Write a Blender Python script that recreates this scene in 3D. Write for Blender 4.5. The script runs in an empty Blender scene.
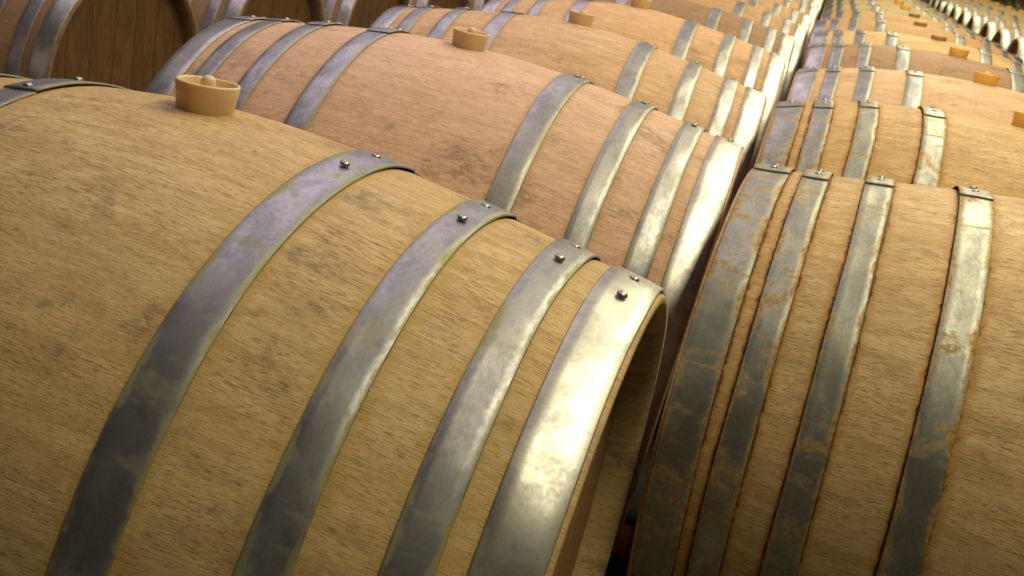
import bpy, math, random
from mathutils import Matrix, Vector
R_ = math.radians
C = bpy.context.scene.collection

# ------------------------------------------------------------------ node helpers
def new_mat(name):
    m = bpy.data.materials.new(name); m.use_nodes = True
    nt = m.node_tree; nt.nodes.clear()
    out = nt.nodes.new('ShaderNodeOutputMaterial'); b = nt.nodes.new('ShaderNodeBsdfPrincipled')
    nt.links.new(b.outputs[0], out.inputs[0])
    return m, nt, b
class NT:
    def __init__(s, nt): s.nt = nt
    def put(s, sock, v):
        if isinstance(v, bpy.types.NodeSocket): s.nt.links.new(v, sock)
        elif isinstance(v, (tuple, list)) and len(v) == 3 and sock.type == 'RGBA': sock.default_value = (*v, 1)
        else: sock.default_value = v
    def math(s, op, a, b=0.0, clamp=False):
        n = s.nt.nodes.new('ShaderNodeMath'); n.operation = op; n.use_clamp = clamp
        s.put(n.inputs[0], a); s.put(n.inputs[1], b); return n.outputs[0]
    def mix(s, f, a, b, mode='MIX'):
        n = s.nt.nodes.new('ShaderNodeMix'); n.data_type = 'RGBA'; n.blend_type = mode; n.clamp_factor = True
        s.put(n.inputs[0], f); s.put(n.inputs[6], a); s.put(n.inputs[7], b); return n.outputs[2]
    def comb(s, x, y, z):
        n = s.nt.nodes.new('ShaderNodeCombineXYZ'); s.put(n.inputs[0], x); s.put(n.inputs[1], y); s.put(n.inputs[2], z); return n.outputs[0]
    def sep(s, v):
        n = s.nt.nodes.new('ShaderNodeSeparateXYZ'); s.put(n.inputs[0], v); return n.outputs
    def noise(s, v, detail=2, rough=.5, dist=0.0, scale=1.0):
        n = s.nt.nodes.new('ShaderNodeTexNoise'); s.put(n.inputs['Vector'], v)
        n.inputs['Scale'].default_value = scale; n.inputs['Detail'].default_value = detail
        n.inputs['Roughness'].default_value = rough; n.inputs['Distortion'].default_value = dist
        return n.outputs['Fac']
    def ramp(s, v, a, b, lo=0.0, hi=1.0):
        n = s.nt.nodes.new('ShaderNodeMapRange'); n.interpolation_type = 'SMOOTHSTEP'
        s.put(n.inputs[0], v); n.inputs[1].default_value = a; n.inputs[2].default_value = b
        n.inputs[3].default_value = lo; n.inputs[4].default_value = hi; return n.outputs[0]
    def attr(s, name, out='Fac'):
        n = s.nt.nodes.new('ShaderNodeAttribute'); n.attribute_name = name; return n.outputs[out]
    def bump(s, h, strength, dist, bsdf):
        n = s.nt.nodes.new('ShaderNodeBump'); s.put(n.inputs['Height'], h)
        n.inputs['Strength'].default_value = strength; n.inputs['Distance'].default_value = dist
        s.nt.links.new(n.outputs[0], bsdf.inputs['Normal'])
    def uv(s):
        n = s.nt.nodes.new('ShaderNodeUVMap'); n.uv_map = 'UVMap'; return n.outputs[0]
    def obj(s):
        return s.nt.nodes.new('ShaderNodeObjectInfo').outputs

# ------------------------------------------------------------------ wood
def wood_mat(name, light, dark, stain=(.23, .115, .03), stain_amt=0.0, pores=1.0, smudge=1.0, yellow=0.0):
    m, nt, b = new_mat(name); n = NT(nt)
    u, v, _ = n.sep(n.uv())                      # u = metres along the barrel, v = metres round it
    o = n.obj(); rnd = o['Random']
    stv = n.attr('stave')
    sd = n.math('ADD', n.math('MULTIPLY', stv, 37.0), n.math('MULTIPLY', rnd, 91.0))
    sd2 = n.math('MULTIPLY', rnd, 53.0)
    # broad figure of the oak, cathedral-like, per stave
    fig = n.noise(n.comb(n.math('MULTIPLY', u, 9), n.math('MULTIPLY', v, 42), sd), 3, .55, 1.6)
    col = n.mix(n.ramp(fig, .34, .66), dark, light)
    # long growth lines
    lines = n.noise(n.comb(n.math('MULTIPLY', u, 14), n.math('MULTIPLY', v, 420), sd), 3, .65, .3)
    col = n.mix(n.ramp(lines, .42, .72, 0, .30), col, tuple(c*.55 for c in dark))
    # per-stave tone
    col = n.mix(n.math('MULTIPLY', n.ramp(stv, 0, 1), .22), col, tuple(c*k for c, k in zip(dark, (.96, .93, .85))))
    # pale medullary flecks
    fl = n.noise(n.comb(n.math('MULTIPLY', u, 38), n.math('MULTIPLY', v, 95), sd), 1, .5, 2.2)
    col = n.mix(n.ramp(fl, .62, .72, 0, .28), col, tuple(min(1, c*1.3) for c in light))
    # pores: short dark dashes along the grain
    slant = n.math('ADD', v, n.math('MULTIPLY', n.noise(n.comb(n.math('MULTIPLY', u, 6), n.math('MULTIPLY', v, 12), sd)), .02))
    p = n.noise(n.comb(n.math('MULTIPLY', u, 95), n.math('MULTIPLY', slant, 1250), sd), 3, .62, .05)
    pm = n.noise(n.comb(n.math('MULTIPLY', u, 7), n.math('MULTIPLY', v, 22), n.math('ADD', sd, 7.0)), 2, .5)
    pore = n.math('MULTIPLY', n.ramp(p, .52, .62), n.ramp(pm, .35, .62, .6, 1.0))
    col = n.mix(n.math('MULTIPLY', pore, .72*pores), col, tuple(c*k for c, k in zip(dark, (.40, .32, .25))))
    # handling dirt
    d1 = n.noise(n.comb(n.math('MULTIPLY', u, 9), n.math('MULTIPLY', v, 13), sd2), 5, .65, .5)
    d2 = n.noise(n.comb(n.math('MULTIPLY', u, 70), n.math('MULTIPLY', v, 160), sd2), 3, .6, 1.0)
    dirt = n.math('MULTIPLY', n.ramp(d1, .53, .68), n.ramp(d2, .36, .6, .25, 1))
    col = n.mix(n.math('MULTIPLY', dirt, .62*smudge), col, (.12, .085, .065))
    if stain_amt > 0 or yellow > 0:
        e = n.attr('edge')
        en = n.noise(n.comb(n.math('MULTIPLY', u, 60), n.math('MULTIPLY', v, 45), sd2), 4, .7, 1.0)
        f = n.math('MULTIPLY', n.math('ADD', n.math('MULTIPLY', e, 1.35), n.math('MULTIPLY', n.math('SUBTRACT', en, .5), 1.5*1.0)), n.ramp(e, .03, .35))
        col = n.mix(n.math('MULTIPLY', n.ramp(f, .15, .95), max(stain_amt, yellow)), col, stain)
        if stain_amt > 0: col = n.mix(n.math('MULTIPLY', n.ramp(f, .8, 1.25), stain_amt), col, (.055, .025, .008))
    # seam darkening from dirt that sits in the joints
    sm = n.attr('seam')
    col = n.mix(n.math('MULTIPLY', n.ramp(sm, .5, 1.0), .30), col, tuple(c*.3 for c in dark))
    # one tint per barrel
    col = n.mix(1.0, col, o['Color'], 'MULTIPLY')
    n.put(b.inputs['Base Color'], col)
    n.put(b.inputs['Roughness'], n.ramp(pore, 0, 1, .55, .85)); b.inputs['Specular IOR Level'].default_value = .28
    h = n.math('SUBTRACT', n.math('MULTIPLY', lines, .35), n.math('MULTIPLY', pore, .8))
    n.bump(h, .45, .0009, b)
    return m

def metal_mat(name, base=(.44, .44, .45), edge_col=(.30, .27, .07), edge_amt=.7, rust_amt=0.0, rough=.33, dull=.5, bumpy=.26):
    m, nt, b = new_mat(name); n = NT(nt)
    u, v, _ = n.sep(n.uv())                      # u = metres round, v = 0..1 across the band
    o = n.obj(); rnd = o['Random']; sd = n.math('MULTIPLY', rnd, 77.0)
    v2 = n.math('MULTIPLY', v, .036)
    a = n.noise(n.comb(n.math('MULTIPLY', u, 22), n.math('MULTIPLY', v2, 30), sd), 4, .62, .15)
    s = n.noise(n.comb(n.math('MULTIPLY', u, 190), n.math('MULTIPLY', v2, 260), sd), 4, .75, .1)
    brushed = n.noise(n.comb(n.math('MULTIPLY', u, 18), n.math('MULTIPLY', v2, 900), sd), 2, .6)
    spots = n.noise(n.comb(n.math('MULTIPLY', u, 34), n.math('MULTIPLY', v2, 45), n.math('ADD', sd, 9.0)), 1, .4, .3)
    col = n.mix(n.ramp(a, .36, .64), tuple(c*.76 for c in base), tuple(min(1, c*1.12) for c in base))
    col = n.mix(n.ramp(s, .52, .72, 0, .5), col, (base[0]*.5, base[1]*.49, base[2]*.5))
    col = n.mix(n.ramp(s, .50, .30, 0, .35), col, tuple(min(1, c*1.45) for c in base))
    col = n.mix(n.ramp(spots, .62, .66, 0, .45), col, (base[0]*.62, base[1]*.6, base[2]*.68))
    ed = n.ramp(n.math('ABSOLUTE', n.math('SUBTRACT', v, .5)), .26, .50)
    ef = n.math('ADD', n.math('MULTIPLY', ed, .60), n.math('MULTIPLY', n.math('SUBTRACT', a, .42), 2.6))
    ef = n.math('MULTIPLY', n.ramp(ef, .35, 1.0), edge_amt)
    patch = n.noise(n.comb(n.math('MULTIPLY', u, 34), n.math('MULTIPLY', v2, 14), n.math('ADD', sd, 21.0)), 4, .65, .6)
    pf = n.math('MULTIPLY', n.ramp(patch, .52, .66), .35*edge_amt + rust_amt)
    cor = n.math('MAXIMUM', ef, pf, True)
    ccol = edge_col
    if rust_amt > 0:
        ccol = n.mix(n.ramp(s, .4, .62), edge_col, (.26, .11, .02))
        stripes = n.noise(n.comb(n.math('MULTIPLY', u, 70), n.math('MULTIPLY', v2, 3), n.math('ADD', sd, 3.0)), 1, .5)
        sf = n.math('MULTIPLY', n.math('MULTIPLY', n.ramp(stripes, .66, .72), n.ramp(a, .42, .55)), .85)
        cor = n.math('MAXIMUM', cor, sf, True)
    col = n.mix(cor, col, ccol)
    n.put(b.inputs['Base Color'], col)
    n.put(b.inputs['Metallic'], n.math('SUBTRACT', .92 - dull*.25, n.math('MULTIPLY', cor, .65), True))
    r = n.math('ADD', n.ramp(a, .3, .7, rough + .06, rough - .01), n.math('MULTIPLY', cor, .25))
    r = n.math('ADD', r, n.math('MULTIPLY', n.math('SUBTRACT', s, .5), .25))
    n.put(b.inputs['Roughness'], r)
    h = n.math('ADD', n.math('MULTIPLY', a, .5), n.math('MULTIPLY', s, .16))
    h = n.math('ADD', h, n.math('MULTIPLY', brushed, .03))
    n.bump(h, bumpy, .0013, b)
    return m

def plain(name, col, rough=.6, var=.25, scale=12, metallic=0.0, sss=0.0):
    m, nt, b = new_mat(name); n = NT(nt)
    tc = nt.nodes.new('ShaderNodeTexCoord').outputs['Object']
    f = n.noise(tc, 4, .6, .3, scale)
    c = n.mix(n.ramp(f, .3, .7), tuple(x*(1-var) for x in col), tuple(min(1, x*(1+var)) for x in col))
    n.put(b.inputs['Base Color'], c); b.inputs['Roughness'].default_value = rough; b.inputs['Metallic'].default_value = metallic
    if sss: b.inputs['Subsurface Weight'].default_value = sss; b.inputs['Subsurface Radius'].default_value = (.01, .006, .002); b.inputs['Subsurface Scale'].default_value = 1
    n.bump(f, .2, .002, b)
    return m

W_LIGHT, W_DARK = (.64, .465, .285), (.53, .365, .205)
M = dict(
    wood_front=wood_mat('oak_front', (.60, .43, .215), (.48, .325, .145), stain=(.42, .28, .07), yellow=.5),
    wood_pink=wood_mat('oak_new_pinkish', (.69, .485, .345), (.60, .40, .27), stain=(.42, .27, .08), yellow=.35, pores=.7, smudge=1.1),
    wood=wood_mat('oak_pale', W_LIGHT, W_DARK, stain=(.42, .27, .08), yellow=.45, pores=.75, smudge=.8),
    wood_rust=wood_mat('oak_rust', (.62, .445, .22), (.49, .33, .145), stain=(.40, .21, .045), stain_amt=.85, smudge=.5),
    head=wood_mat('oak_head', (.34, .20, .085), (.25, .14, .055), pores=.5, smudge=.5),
    hoop_front=metal_mat('hoop_galvanised_stained', (.29, .29, .31), (.24, .235, .06), .85, 0, .40),
    hoop_chime=metal_mat('hoop_galvanised_bright', (.385, .38, .36), (.30, .28, .14), .22, 0, .36, .2, .14),
    hoop=metal_mat('hoop_galvanised', (.30, .30, .305), (.30, .25, .08), .5, 0, .40),
    hoop_rust=metal_mat('hoop_galvanised_rusty', (.29, .295, .262), (.38, .28, .05), .95, .45, .44),
    rivet=plain('rivet_steel', (.34, .33, .30), .38, .25, 90, .9),
    bung=plain('bung_silicone', (.64, .47, .26), .42, .10, 25, 0, .25),
    bung_amber=plain('bung_amber_silicone', (.86, .52, .12), .40, .10, 25, 0, .25),
    bung_tan=plain('bung_dark_rubber', (.34, .17, .06), .5, .12, 25, 0, .1),
    floor=plain('cellar_concrete', (.09, .08, .07), .85, .3, 3),
    wall=plain('cellar_plaster', (.12, .105, .07), .9, .1, 2),
    red=plain('red_plastic', (.35, .015, .01), .5, .1, 20),
    beam=plain('timber_runner', (.20, .13, .07), .8, .25, 9),
)

# ------------------------------------------------------------------ barrel geometry
H = .4180                                         # half length at the stave ends
EA = [(.1343, .1714), (.2452, .2762), (.3251, .3558), (.3740, .4160)]     # hoop edges either side
EB = [(.1385, .1752), (.2462, .2786), (.3204, .3524), (.3700, .4150)]
def prof_a(x):                                    # outer radius over the hoops
    x = math.sqrt(x*x + .0016) - .02; return .350 - .0753*(max(x, 0)/.475)**1.433
def prof_b(x):
    x = max(abs(x) - .03, 0); return .350 - .0703*(x/.475)**1.965
def poly(ra, rb, rc, ls, rbl=None, rcl=None):
    def f(x):
        b, c = (rb, rc) if x > 0 or rbl is None else (rbl, rcl)
        t = (x*ls/.42)**2; return ra - b*t - c*t*t
    return f
prof_a2 = poly(.3613, .0525, -.0089, .984, .0746, -.0208)
prof_b1 = poly(.3516, .0541, -.0237, .953)
prof_b2 = poly(.3495, .0521, .0115, 1.0)
TH = .0018                                        # hoop sheet thickness
NS, SEG = 24, 6                                   # staves, columns per stave

def finish(me, name, mats, smooth=True):
    me.update()
    if smooth: me.polygons.foreach_set('use_smooth', [True]*len(me.polygons))
    for m in mats: me.materials.append(m)
    me.name = name
    return me

def barrel_angles(seed):
    rnd = random.Random(seed)
    w = [rnd.uniform(.75, 1.3) for _ in range(NS)]; t = sum(w)
    edges = [0]
    for x in w: edges.append(edges[-1] + x/t*2*math.pi)
    off = -edges[NS//2] - .5*(edges[NS//2+1]-edges[NS//2]) + .07   # a wide bung stave on top
    return [e + off for e in edges], [rnd.random() for _ in range(NS)]

def P3(x, r, th):                                 # th = 0 on top, negative towards the camera side
    return (x, r*math.sin(th), r*math.cos(th))

def make_staves(prof, edges_h, seed, mat):
    ang, tone = barrel_angles(seed)
    xs = set()
    for s in (-1, 1):
        for a, b in edges_h:
            for e in (a, b):
                for d in (-.012, -.005, 0, .005, .012): xs.add(round(s*(e+d), 4))
    k = int(H/.02)
    for i in range(-k, k+1): xs.add(round(i*.02, 4))
    xs = sorted(x for x in xs if abs(x) < H-.001)
    red = [xs[0]]
    for x in xs[1:]:
        if x - red[-1] > .003: red.append(x)
    xs = [-H] + red + [H]
    cols = []                                     # (theta, stave index, seam weight, radial offset)
    for s in range(NS):
        a, b = ang[s], ang[s+1]; w = b-a; g = .0012/.33
        for t in (0, g/w, .18, .5, .82, 1-g/w):
            cols.append((a+w*t, s, 1.0 if t == 0 else 0.0, 0.0 if t == 0 else 0.0))
    nc = len(cols)
    verts, uvs, seam, edge, faces, fs = [], [], [], [], [], []
    def ring(x, r0, vv=None):
        for th, s, sm, off in cols:
            verts.append(P3(x, r0+off, th)); seam.append(sm)
            e = 0
            if abs(x) < H:
                d = min(min(abs(abs(x)-q) for q in ab) for ab in edges_h)
                e = math.exp(-d/.0065) if abs(x) < edges_h[3][1] else 0
            edge.append(e); uvs.append((vv if vv is not None else x, th*.34))
    for x in xs: ring(x, prof(x) - TH - .0004 - (.0 if abs(x) < H else .001))
    no = len(xs)
    # the inside: end grain, bevel, chime wall, croze groove behind the head
    inner = [(H+.0010, -.004, H+.004), (H+.0008, -.0105, H+.010), (H-.009, -.0195, H+.021), (H-.024, -.0215, H+.04), (H-.042, -.023, H+.06)]
    rows_r = []
    for x, r, vv in inner: rows_r.append(len(verts)//nc); ring(x, prof(H)+r, vv)
    rows_l = []
    for x, r, vv in inner: rows_l.append(len(verts)//nc); ring(-x, prof(-H)+r, -vv)
    seq = list(reversed(rows_l)) + list(range(no)) + rows_r
    for a, b in zip(seq, seq[1:]):
        for c in range(nc):
            d = (c+1) % nc
            faces.append((a*nc+c, b*nc+c, b*nc+d, a*nc+d)); fs.append(cols[c][1])
    me = bpy.data.meshes.new('staves'); me.from_pydata(verts, [], faces)
    uvl = me.uv_layers.new(name='UVMap')
    top = 2*math.pi*.34
    buf = []
    for f in me.polygons:
        c = [uvs[v] for v in f.vertices]
        mx = max(q[1] for q in c)
        for q in c: buf += [q[0], q[1] + (top if mx - q[1] > 1 else 0)]
    uvl.data.foreach_set('uv', buf)
    at = me.attributes.new('seam', 'FLOAT', 'POINT'); at.data.foreach_set('value', seam)
    at = me.attributes.new('edge', 'FLOAT', 'POINT'); at.data.foreach_set('value', edge)
    at = me.attributes.new('stave', 'FLOAT', 'FACE'); at.data.foreach_set('value', [tone[s] for s in fs])
    return finish(me, 'staves', [mat])

def make_head(prof, side, mat, seed):
    """recessed flat head of seven planks, its rim let into the staves"""
    rnd = random.Random(seed)
    r = prof(side*H) - .0225; x0 = H - .032
    w = [rnd.uniform(.7, 1.2) for _ in range(7)]; t = sum(w); ys = [-r]
    for q in w: ys.append(ys[-1] + q/t*2*r)
    verts, faces, uvs, seam, ftone = [], [], [], [], []
    for i in range(7):
        a, b = ys[i]+(.0008 if i else .0), ys[i+1]-(.0008 if i < 6 else 0); tone = rnd.random()
        n = 14; base = len(verts)
        for k in range(n+1):
            y = a + (b-a)*k/n; z = math.sqrt(max(r*r-y*y, 0))
            for q in (-1, 1):
                for x in (x0, x0-.018):
                    verts.append((side*x, y, q*z)); uvs.append((q*z+3, y+x))
                    seam.append(.8 if k in (0, n) else 0)
        def V(k, q, d): return base + k*4 + q*2 + d
        for k in range(n):
            faces += [(V(k,0,0), V(k+1,0,0), V(k+1,1,0), V(k,1,0)), (V(k,0,1), V(k,1,1), V(k+1,1,1), V(k+1,0,1)),
                      (V(k,0,0), V(k,0,1), V(k+1,0,1), V(k+1,0,0)), (V(k,1,0), V(k+1,1,0), V(k+1,1,1), V(k,1,1))]; ftone += [tone]*4
        faces += [(V(0,0,0), V(0,1,0), V(0,1,1), V(0,0,1)), (V(n,0,0), V(n,0,1), V(n,1,1), V(n,1,0))]; ftone += [tone]*2
    me = bpy.data.meshes.new('head'); me.from_pydata(verts, [], faces)
    uvl = me.uv_layers.new(name='UVMap'); buf = []
    for f in me.polygons:
        for v in f.vertices: buf += list(uvs[v])
    uvl.data.foreach_set('uv', buf)
    at = me.attributes.new('seam', 'FLOAT', 'POINT'); at.data.foreach_set('value', seam)
    at = me.attributes.new('edge', 'FLOAT', 'POINT'); at.data.foreach_set('value', [0]*len(verts))
    at = me.attributes.new('stave', 'FLOAT', 'FACE'); at.data.foreach_set('value', ftone)
    import bmesh
    bm = bmesh.new(); bm.from_mesh(me); bmesh.ops.recalc_face_normals(bm, faces=bm.faces); bm.to_mesh(me); bm.free()
    return finish(me, 'head', [mat], False)

def make_hoop(prof, side, a, b, step, mat, seed, lift=0.0, wav=.0006, rev=False):
    """riveted band: a sheet wound once round with its end lapped over its start near th = step"""
    rnd = random.Random(seed); ph = [rnd.uniform(0, 6.28) for _ in range(6)]
    N = 200
    x_in, x_out = side*a, side*b
    def section(th, extra):
        wv = wav*(math.sin(3*th+ph[0]) + .6*math.sin(7*th+ph[1]))
        w2 = wav*(math.sin(4*th+ph[2]) + .6*math.sin(9*th+ph[3]))
        dn = .0004*math.sin(13*th+ph[4])+.0003*math.sin(23*th+ph[5])
        res = []
        W = b-a
        for f, dr in ((0, -TH), (0, -.0004), (.02, 0), (.25, .0002), (.5, .0003), (.75, .0002), (.98, 0), (1, -.0004), (1, -TH)):
            x = a + W*f + wv*(1-f) + w2*f
            r = prof(side*x) + dr + extra + (lift*f**3) + dn*math.sin(math.pi*f)
            res.append(P3(side*x, r, th) + ())
        return res
    verts, uvs, faces = [], [], []
    fr = (0, .02, .03, .25, .5, .75, .97, .98, 1)
    lap = .16                                     # radians of lap
    seqs = []
    for k in range(N+1):
        t = k/N; th = step + t*2*math.pi*(-1 if rev else 1)
        # starts on top of the other end (extra sheet), comes down within the lap
        ex = TH*1.15*max(0, min(1, (1 - t*2*math.pi/ (lap*2.2)))) if t < .2 else 0
        ex = max(ex, 0)
        if t*2*math.pi < lap: ex = TH*1.15
        elif t*2*math.pi < lap*2.4: ex = TH*1.15*(1-(t*2*math.pi-lap)/(lap*1.4))
        seqs.append((th, ex))
    n = 9
    for th, ex in seqs:
        for p, f in zip(section(th, ex), fr): verts.append(p); uvs.append((th*.32, f))
    for k in range(N):
        for j in range(n-1):
            faces.append((k*n+j, (k+1)*n+j, (k+1)*n+j+1, k*n+j+1))
    faces.append(tuple(range(n)))                 # cut end of the sheet
    me = bpy.data.meshes.new('hoop')
    if (side < 0) != rev: faces = [tuple(reversed(f)) for f in faces]
    me.from_pydata(verts, [], faces)
    uvl = me.uv_layers.new(name='UVMap'); buf = []
    for f in me.polygons:
        for v in f.vertices: buf += list(uvs[v])
    uvl.data.foreach_set('uv', buf)
    me = finish(me, 'hoop', [mat])
    me.polygons[len(me.polygons)-1].use_smooth = False
    return me

def dome_mesh(name, r, h, mat, n=14):
    verts, faces = [], []
    prof = [(r*1.05, -.0004), (r, h*.35), (r*.78, h*.78), (r*.4, h*.97)]
    for rr, z in prof:
        for k in range(n): verts.append((rr*math.cos(2*math.pi*k/n), rr*math.sin(2*math.pi*k/n), z))
    for i in range(3):
        for k in range(n): faces.append((i*n+k, i*n+(k+1) % n, (i+1)*n+(k+1) % n, (i+1)*n+k))
    verts.append((0, 0, h)); t = len(verts)-1
    for k in range(n): faces.append((3*n+k, 3*n+(k+1) % n, t))
    me = bpy.data.meshes.new(name); me.from_pydata(verts, [], faces)
    return finish(me, name, [mat])

def lathe(name, prof, mat, n=40):
    verts, faces = [], []
    for r, z in prof:
        for k in range(n): verts.append((r*math.cos(2*math.pi*k/n), r*math.sin(2*math.pi*k/n), z))
    for i in range(len(prof)-1):
        for k in range(n): faces.append((i*n+k, i*n+(k+1) % n, (i+1)*n+(k+1) % n, (i+1)*n+k))
    faces.append(tuple(reversed(range(n)))); faces.append(tuple((len(prof)-1)*n+k for k in range(n)))
    me = bpy.data.meshes.new(name); me.from_pydata(verts, [], faces)
    return finish(me, name, [mat])

def link(name, me, parent, loc=None, M4=None):
    o = bpy.data.objects.new(name, me); C.objects.link(o); o.parent = parent
    if loc: o.location = loc
    if M4: o.matrix_basis = M4
    return o

rivet_me = dome_mesh('rivet', .0042, .0026, M['rivet'])
BP = [(.0195, -.022), (.0255, .0), (.0268, .012), (.0285, .0225), (.0280, .0240), (.0262, .0243), (.0250, .0228), (.0235, .012), (.0222, .0095), (.012, .0085)]
bung_me = lathe('bung', BP, M['bung'])
knob_prof = [(.0072, .006), (.0070, .020), (.0066, .0250), (.0050, .0282), (.0022, .0296)]
knob_me = lathe('grip', knob_prof, M['bung'], 24)
bung_me_b = lathe('bung_amber', BP, M['bung_amber']); knob_me_b = lathe('grip_amber', knob_prof, M['bung_amber'], 24)
bung_flat_me = lathe('bung_low', [(.019, -.022), (.0255, 0), (.0262, .010), (.0250, .014), (.020, .0155), (.006, .0158)], M['bung_tan'])

def surf_matrix(prof, x, th, extra=0.0):
    r = prof(x) + extra
    s = (prof(x+1e-4)-prof(x-1e-4))/2e-4
    rad = Vector((0, math.sin(th), math.cos(th))); ax = Vector((1, 0, 0))
    N = (rad - s*ax).normalized(); T = (ax - ax.dot(N)*N).normalized(); B = N.cross(T)
    m = Matrix((T, B, N)).transposed().to_4x4(); m.translation = Vector(P3(x, r, th)); return m

STEP = {}
def build_barrel(prof, eh, seed, wood, hoop, chime, step=R_(-6), rivets=True, bung='knob', lift=0.0, bth=R_(4), bx=0.0, far=False, lap_r=None, left_shift=0.0, rv=(R_(0), R_(10.5))):
    """one complete barrel, axis along its own x, as an Empty with its parts"""
    root = bpy.data.objects.new('oak_barrel', None); C.objects.link(root)
    link('staves', make_staves(prof, eh, seed, wood), root)
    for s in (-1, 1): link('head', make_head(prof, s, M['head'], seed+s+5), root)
    rnd = random.Random(seed*7+1)
    for s in (-1, 1):
        for i, (a, b) in enumerate(eh):
            jit = R_(rnd.uniform(-1.5, 1.5)) + (left_shift if s < 0 else 0)
            rev = s > 0 and lap_r is not None
            st = (lap_r if rev else step) + jit
            hp = link('hoop', make_hoop(prof, s, a, b, st, chime if i == 3 else hoop, seed*31+i*2+s, lift if i < 3 else lift*.4, rev=rev), root)
            if rivets:
                for d in rv:
                    link('rivet', rivet_me, hp, M4=surf_matrix(prof, s*(a+b)/2, d+jit+R_(rnd.uniform(-.4, .4)), TH*1.1+.0003))
    if bung:
        r = prof(0) - TH
        mtx = surf_matrix(prof, bx, bth, -TH)
        if bung == 'knob':
            am = prof in (prof_b1, prof_b2)
            bg = link('bung', bung_me_b if am else bung_me, root, M4=mtx); link('grip', knob_me_b if am else knob_me, bg)
        elif bung == 'flat': link('bung', bung_flat_me, root, M4=mtx)
    return root

def copy_tree(o, parent=None):
    c = o.copy(); C.objects.link(c); c.parent = parent
    for ch in list(o.children): copy_tree(ch, c)
    return c

def place(root, x, y, z, yaw=0.0, tilt=0.0, rs=1.0, ls=1.0, roll=0.0, tint=(1, 1, 1)):
    cy, sy, ct, st = math.cos(yaw), math.sin(yaw), math.cos(tilt), math.sin(tilt)
    ax = Vector((cy*ct, sy*ct, st)); ey = Vector((-sy, cy, 0)); ez = ax.cross(ey)
    m = Matrix((ax, ey, ez)).transposed().to_4x4()
    root.matrix_basis = Matrix.Translation((x, y, z)) @ m @ Matrix.Rotation(roll, 4, 'X') @ Matrix.Diagonal((ls, rs, rs, 1))
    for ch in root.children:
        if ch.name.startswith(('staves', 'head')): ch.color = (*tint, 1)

def tag(o, label, cat='barrel', group=None):
    o['label'] = label; o['category'] = cat
    if group: o['group'] = group

GA, GB, GC, GD = 'barrels of the left-centre row', 'barrels of the right-centre row', 'barrels of the far right row', 'barrels of the dark row at the far left'

# --- the named barrels in front
A1 = build_barrel(prof_a, EA, 11, M['wood_front'], M['hoop_front'], M['hoop_chime'], step=R_(-2), lap_r=R_(20), left_shift=R_(-4.5))
A2 = build_barrel(prof_a2, EA, 23, M['wood_pink'], M['hoop'], M['hoop_chime'], step=R_(-3), lap_r=R_(24), rv=(R_(5), R_(12)), bth=R_(1.5), bx=-.016)
B1 = build_barrel(prof_b1, EB, 37, M['wood_rust'], M['hoop_rust'], M['hoop_rust'], step=R_(-2.5), rv=(R_(2), R_(8)), lift=.0016)
protoA = build_barrel(prof_a, EA, 41, M['wood'], M['hoop'], M['hoop_chime'], bung='knob', step=R_(-2), lap_r=R_(24), rv=(R_(5), R_(12)), bth=R_(3))
B2 = build_barrel(prof_b2, EB, 61, M['wood_rust'], M['hoop_rust'], M['hoop_rust'], step=R_(-9), rv=(R_(-3), R_(4)), lift=.001)
protoB = build_barrel(prof_b2, EB, 59, M['wood'], M['hoop'], M['hoop_chime'], bung='knob', step=R_(-9), rv=(R_(-3), R_(4)))

place(A1, 0, 0, 0, tint=(1, 1, 1))
tag(A1, 'large pale oak barrel filling the lower left, nearest the camera, greenish stained hoops', group=GA)
place(A2, .0, .7150, -.0121, .0251, -.0427, 1.0, .984, tint=(1.0, .95, .93))
tag(A2, 'pinkish oak barrel lying directly behind the big lower left barrel', group=GA)
place(B1, .8558, .5455, -.0043, -.0672, .0434, 1.0, .953, tint=(1, 1, 1))
tag(B1, 'oak barrel at lower right with rust-streaked hoops, foremost of its row', group=GB)

ordn = ['first', 'second', 'third', 'fourth', 'fifth', 'sixth', 'seventh', 'eighth', 'ninth', 'tenth', 'eleventh', 'twelfth', 'thirteenth', 'fourteenth', 'fifteenth', 'sixteenth', 'seventeenth', 'eighteenth', 'nineteenth', 'twentieth']
rnd = random.Random(5)
# --- rest of row A
fitA = {3: (-.013, 1.444, 0, .056, -.029, .985, .999), 4: (-.003, 2.148, .002, .048, -.002, 1.001, .994)}
tintA = {3: (1.0, .91, .84), 4: (1.0, .88, .74), 5: (.50, .42, .33), 6: (.82, .70, .55), 7: (.85, .76, .56)}
for k in range(3, 15):
    o = protoA if k == 3 else copy_tree(protoA)
    f = fitA.get(k) or (rnd.uniform(-.012, .012), .7138*(k-1)+.005, .002+.004*(k-4), .045+rnd.uniform(-.01, .01), rnd.uniform(-.01, .01), rnd.uniform(.985, 1.0), rnd.uniform(.99, 1.005))
    place(o, *f, roll=0 if k < 5 else R_(rnd.uniform(-6, 6)), tint=tintA.get(k, (rnd.uniform(.7, .88), rnd.uniform(.68, .82), rnd.uniform(.48, .62))))
    if k < 5: tag(o, ['pale oak barrel with amber bung, third from the front in the left-centre row', 'oak barrel fourth from the front in the left-centre row, just behind the third'][k-3], group=GA)
    else: tag(o, 'oak barrel receding in the left-centre row, %s counted from the front' % ordn[k-1], group=GA)
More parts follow.
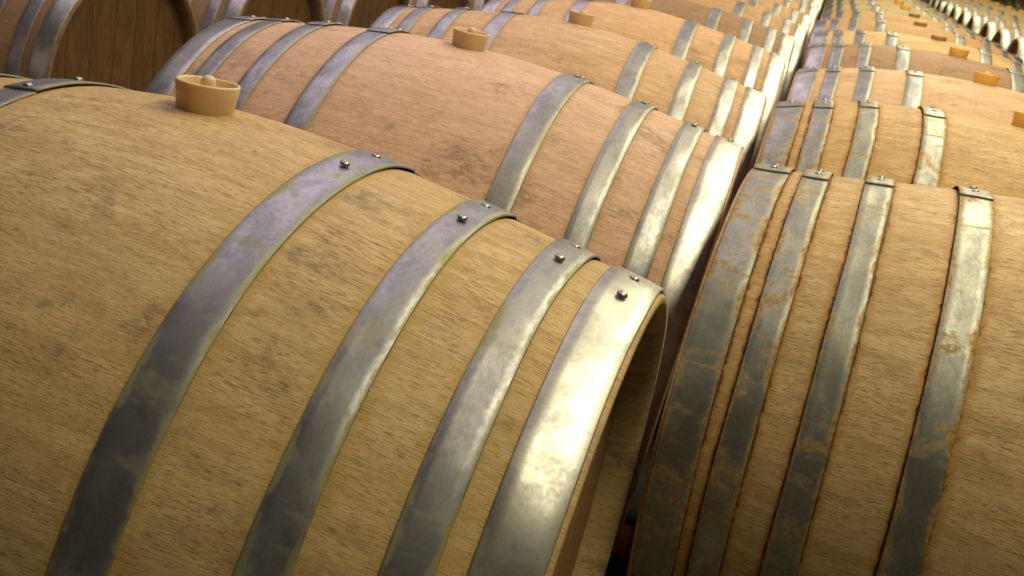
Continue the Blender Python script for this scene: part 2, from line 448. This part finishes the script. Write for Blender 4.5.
# --- rest of row B
fitB = {2: (.8485, 1.272, -.006, .0024, -.0228, 1.0, 1.0), 3: (.865, 1.980, -.003, -.007, -.009, 1.0, 1.0), 4: (.869, 2.696, .003, .013, -.019, 1.0, 1.0)}
tintB = {2: (1.0, .93, .84), 3: (1.0, .92, .86), 4: (.55, .46, .40), 5: (1.0, .96, .72), 6: (.86, .74, .5)}  # the fourth barrel gets a darker, greyer tint
for k in range(2, 16):
    o = B2 if k == 2 else protoB if k == 3 else copy_tree(protoB)
    f = fitB.get(k) or (.868+rnd.uniform(-.01, .01), .553+.7138*(k-1), .006+.004*(k-4), rnd.uniform(-.01, .01), rnd.uniform(-.01, .01), rnd.uniform(.985, 1.0), 1.0)
    place(o, *f, roll=0 if k < 5 else R_(rnd.uniform(-5, 5)), tint=tintB.get(k, (rnd.uniform(.72, .9), rnd.uniform(.70, .86), rnd.uniform(.46, .62))))
    if k in (5, 6, 7):
        for ch in list(o.children):
            if ch.name.startswith('bung'):
                for g in list(ch.children): bpy.data.objects.remove(g)
                ch.data = bung_flat_me
    lab = {2: 'oak barrel directly behind the rust-streaked one at lower right', 3: 'oak barrel with bright amber bung, third from the front in the right-centre row',
           4: 'dark grey-brown oak barrel, fourth in the right-centre row', 5: 'pale yellow oak barrel with flat brown bung, fifth in the right-centre row'}.get(k)
    tag(o, lab or 'oak barrel receding in the right-centre row, %s counted from the front' % ordn[k-1], group=GB)
# --- row C beyond, its left heads against the right heads of row B
for k in range(1, 19):
    o = copy_tree(protoB)
    place(o, 1.90+rnd.uniform(-.008, .008), 2.15+.7138*k, .01+.006*k, rnd.uniform(-.01, .01), rnd.uniform(-.008, .008), rnd.uniform(.985, 1.0), 1.0,
          roll=R_(rnd.uniform(-6, 6)), tint=(rnd.uniform(.85, .98), rnd.uniform(.84, .96), rnd.uniform(.58, .74)))
    tag(o, 'blurred yellowish oak barrel of the far right row, %s of its row' % ordn[k-1], group=GC)
for k in range(1, 19):
    o = copy_tree(protoB)
    place(o, 2.80+rnd.uniform(-.008, .008), 3.8+.7138*k, .03+.006*k, rnd.uniform(-.01, .01), rnd.uniform(-.008, .008), rnd.uniform(.985, 1.0), 1.0,
          roll=R_(rnd.uniform(-6, 6)), tint=(rnd.uniform(.85, .98), rnd.uniform(.84, .96), rnd.uniform(.58, .74)))
    tag(o, 'blurred oak barrel in the outermost row at the top right corner, %s of its row' % ordn[k-1], group='barrels of the outermost right row')
for k in range(1, 15):
    o = copy_tree(protoB)
    place(o, 3.72+rnd.uniform(-.008, .008), 6.6+.7138*k, .05+.006*k, rnd.uniform(-.01, .01), rnd.uniform(-.008, .008), rnd.uniform(.985, 1.0), 1.0,
          roll=R_(rnd.uniform(-6, 6)), tint=(rnd.uniform(.85, .98), rnd.uniform(.84, .96), rnd.uniform(.58, .74)))
    tag(o, 'tiny blurred oak barrel far off behind the top right corner rows, %s of its row' % ordn[k-1], group='barrels of the remotest right row')
# --- row Z at the far left, seen on its heads
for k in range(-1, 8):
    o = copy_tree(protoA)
    place(o, -1.42+rnd.uniform(-.006, .006), 1.265+.7138*k, .0, rnd.uniform(-.008, .008), 0, 1.0, 1.0, roll=R_(rnd.uniform(-4, 4)), tint=(.50, .44, .42))  # dark tint puts the shade over this row into the wood colour
    tag(o, 'oak barrel tinted dark for shade, showing its flat head, %s of the far left row' % ordn[k+1], group=GD)

def box_mesh(name, sx, sy, sz, mat, bev=.004):
    import bmesh
    bm = bmesh.new(); bmesh.ops.create_cube(bm, size=1); bmesh.ops.scale(bm, vec=(sx, sy, sz), verts=bm.verts)
    bmesh.ops.bevel(bm, geom=bm.edges[:], offset=bev, segments=2, affect='EDGES')
    me = bpy.data.meshes.new(name); bm.to_mesh(me); bm.free()
    return finish(me, name, [mat], False)

FZ = -.395
# --- small red wedge on the floor, glimpsed in the gap between the heads
def wedge_mesh():
    import bmesh
    bm = bmesh.new()
    prof = [(-.03, 0), (.03, 0), (.03, .032), (.018, .032), (-.03, .010)]
    vs = [[bm.verts.new((sx*.010, y, z)) for y, z in prof] for sx in (-1, 1)]
    bm.faces.new(vs[0]); bm.faces.new(list(reversed(vs[1])))
    for i in range(5): bm.faces.new((vs[0][i], vs[0][(i+1) % 5], vs[1][(i+1) % 5], vs[1][i]))
    bmesh.ops.recalc_face_normals(bm, faces=bm.faces)
    bmesh.ops.bevel(bm, geom=bm.edges[:], offset=.002, segments=2, affect='EDGES')
    me = bpy.data.meshes.new('wedge'); bm.to_mesh(me); bm.free()
    return finish(me, 'wedge', [M['red']], False)
wd = bpy.data.objects.new('floor_wedge', wedge_mesh()); C.objects.link(wd); wd.location = (.403, .735, FZ)
tag(wd, 'small red wedge in the dark gap between the barrel heads', 'wedge')
# --- setting
def shell(name, size, loc, mat):
    o = bpy.data.objects.new(name, box_mesh(name, *size, mat, .002)); C.objects.link(o); o.location = loc; o['kind'] = 'structure'; return o
X0, X1, Y0, Y1, ZC = -3.6, 6.0, -3.0, 17.5, 2.75
def slab(name, a, b, mat): shell(name, [q-p for p, q in zip(a, b)], [(p+q)/2 for p, q in zip(a, b)], mat)
slab('floor', (X0-.2, Y0-.2, FZ-.2), (X1+.2, Y1+.2, FZ), M['floor'])
slab('ceiling', (X0-.2, Y0-.2, ZC), (X1+.2, Y1+.2, ZC+.2), M['wall'])
slab('wall_left', (X0-.2, Y0-.2, FZ), (X0, Y1+.2, ZC), M['wall'])
slab('wall_right', (X1, Y0-.2, FZ), (X1+.2, Y1+.2, ZC), M['wall'])
slab('wall_back', (X0, Y1, FZ), (X1, Y1+.2, ZC), M['wall'])
slab('wall_front', (X0, Y0-.2, FZ), (X1, Y0, ZC), M['wall'])

# ------------------------------------------------------------------ light
def area(name, loc, rot, sx, sy, power, col):
    l = bpy.data.lights.new(name, 'AREA'); l.shape = 'RECTANGLE'; l.size = sx; l.size_y = sy; l.energy = power; l.color = col
    o = bpy.data.objects.new(name, l); C.objects.link(o); o.location = loc; o.rotation_euler = rot; return o
for y, pw in ((.22, 52), (2.5, 54), (4.7, 38), (6.9, 34), (9.1, 34), (11.3, 34)):
    area('aisle_lamp_warm', (1.12, y, 2.4), (0, 0, 0), .30, 1.3 if y > 1 else 2.2, pw, (1.0, .89, .57))
area('aisle_lamp_lilac', (-1.2, 3.2, 2.6), (0, 0, 0), 2.2, 6.4, 82, (1.0, .83, .98))
w = bpy.data.worlds.new('cellar'); bpy.context.scene.world = w; w.use_nodes = True
bg = w.node_tree.nodes['Background']; bg.inputs[0].default_value = (.95, .86, .70, 1); bg.inputs[1].default_value = .22

# ------------------------------------------------------------------ camera
cd = bpy.data.cameras.new('camera'); cam = bpy.data.objects.new('camera', cd); C.objects.link(cam)
cam.location = (.48025, -.72866, .55940); cam.rotation_mode = 'XYZ'; cam.rotation_euler = (1.23816, -.16477, .38036)
cd.sensor_width = 36; cd.lens = 35.44; cd.shift_x = .0794; cd.shift_y = -.0491; cd.clip_start = .01; cd.clip_end = 100
cd.dof.use_dof = True; cd.dof.focus_distance = .96; cd.dof.aperture_fstop = 15.0
sc = bpy.context.scene; sc.camera = cam
sc.view_settings.view_transform = 'Standard'; sc.view_settings.look = 'None'; sc.view_settings.gamma = 1
sc.view_settings.use_curve_mapping = False; sc.view_settings.exposure = 0.0
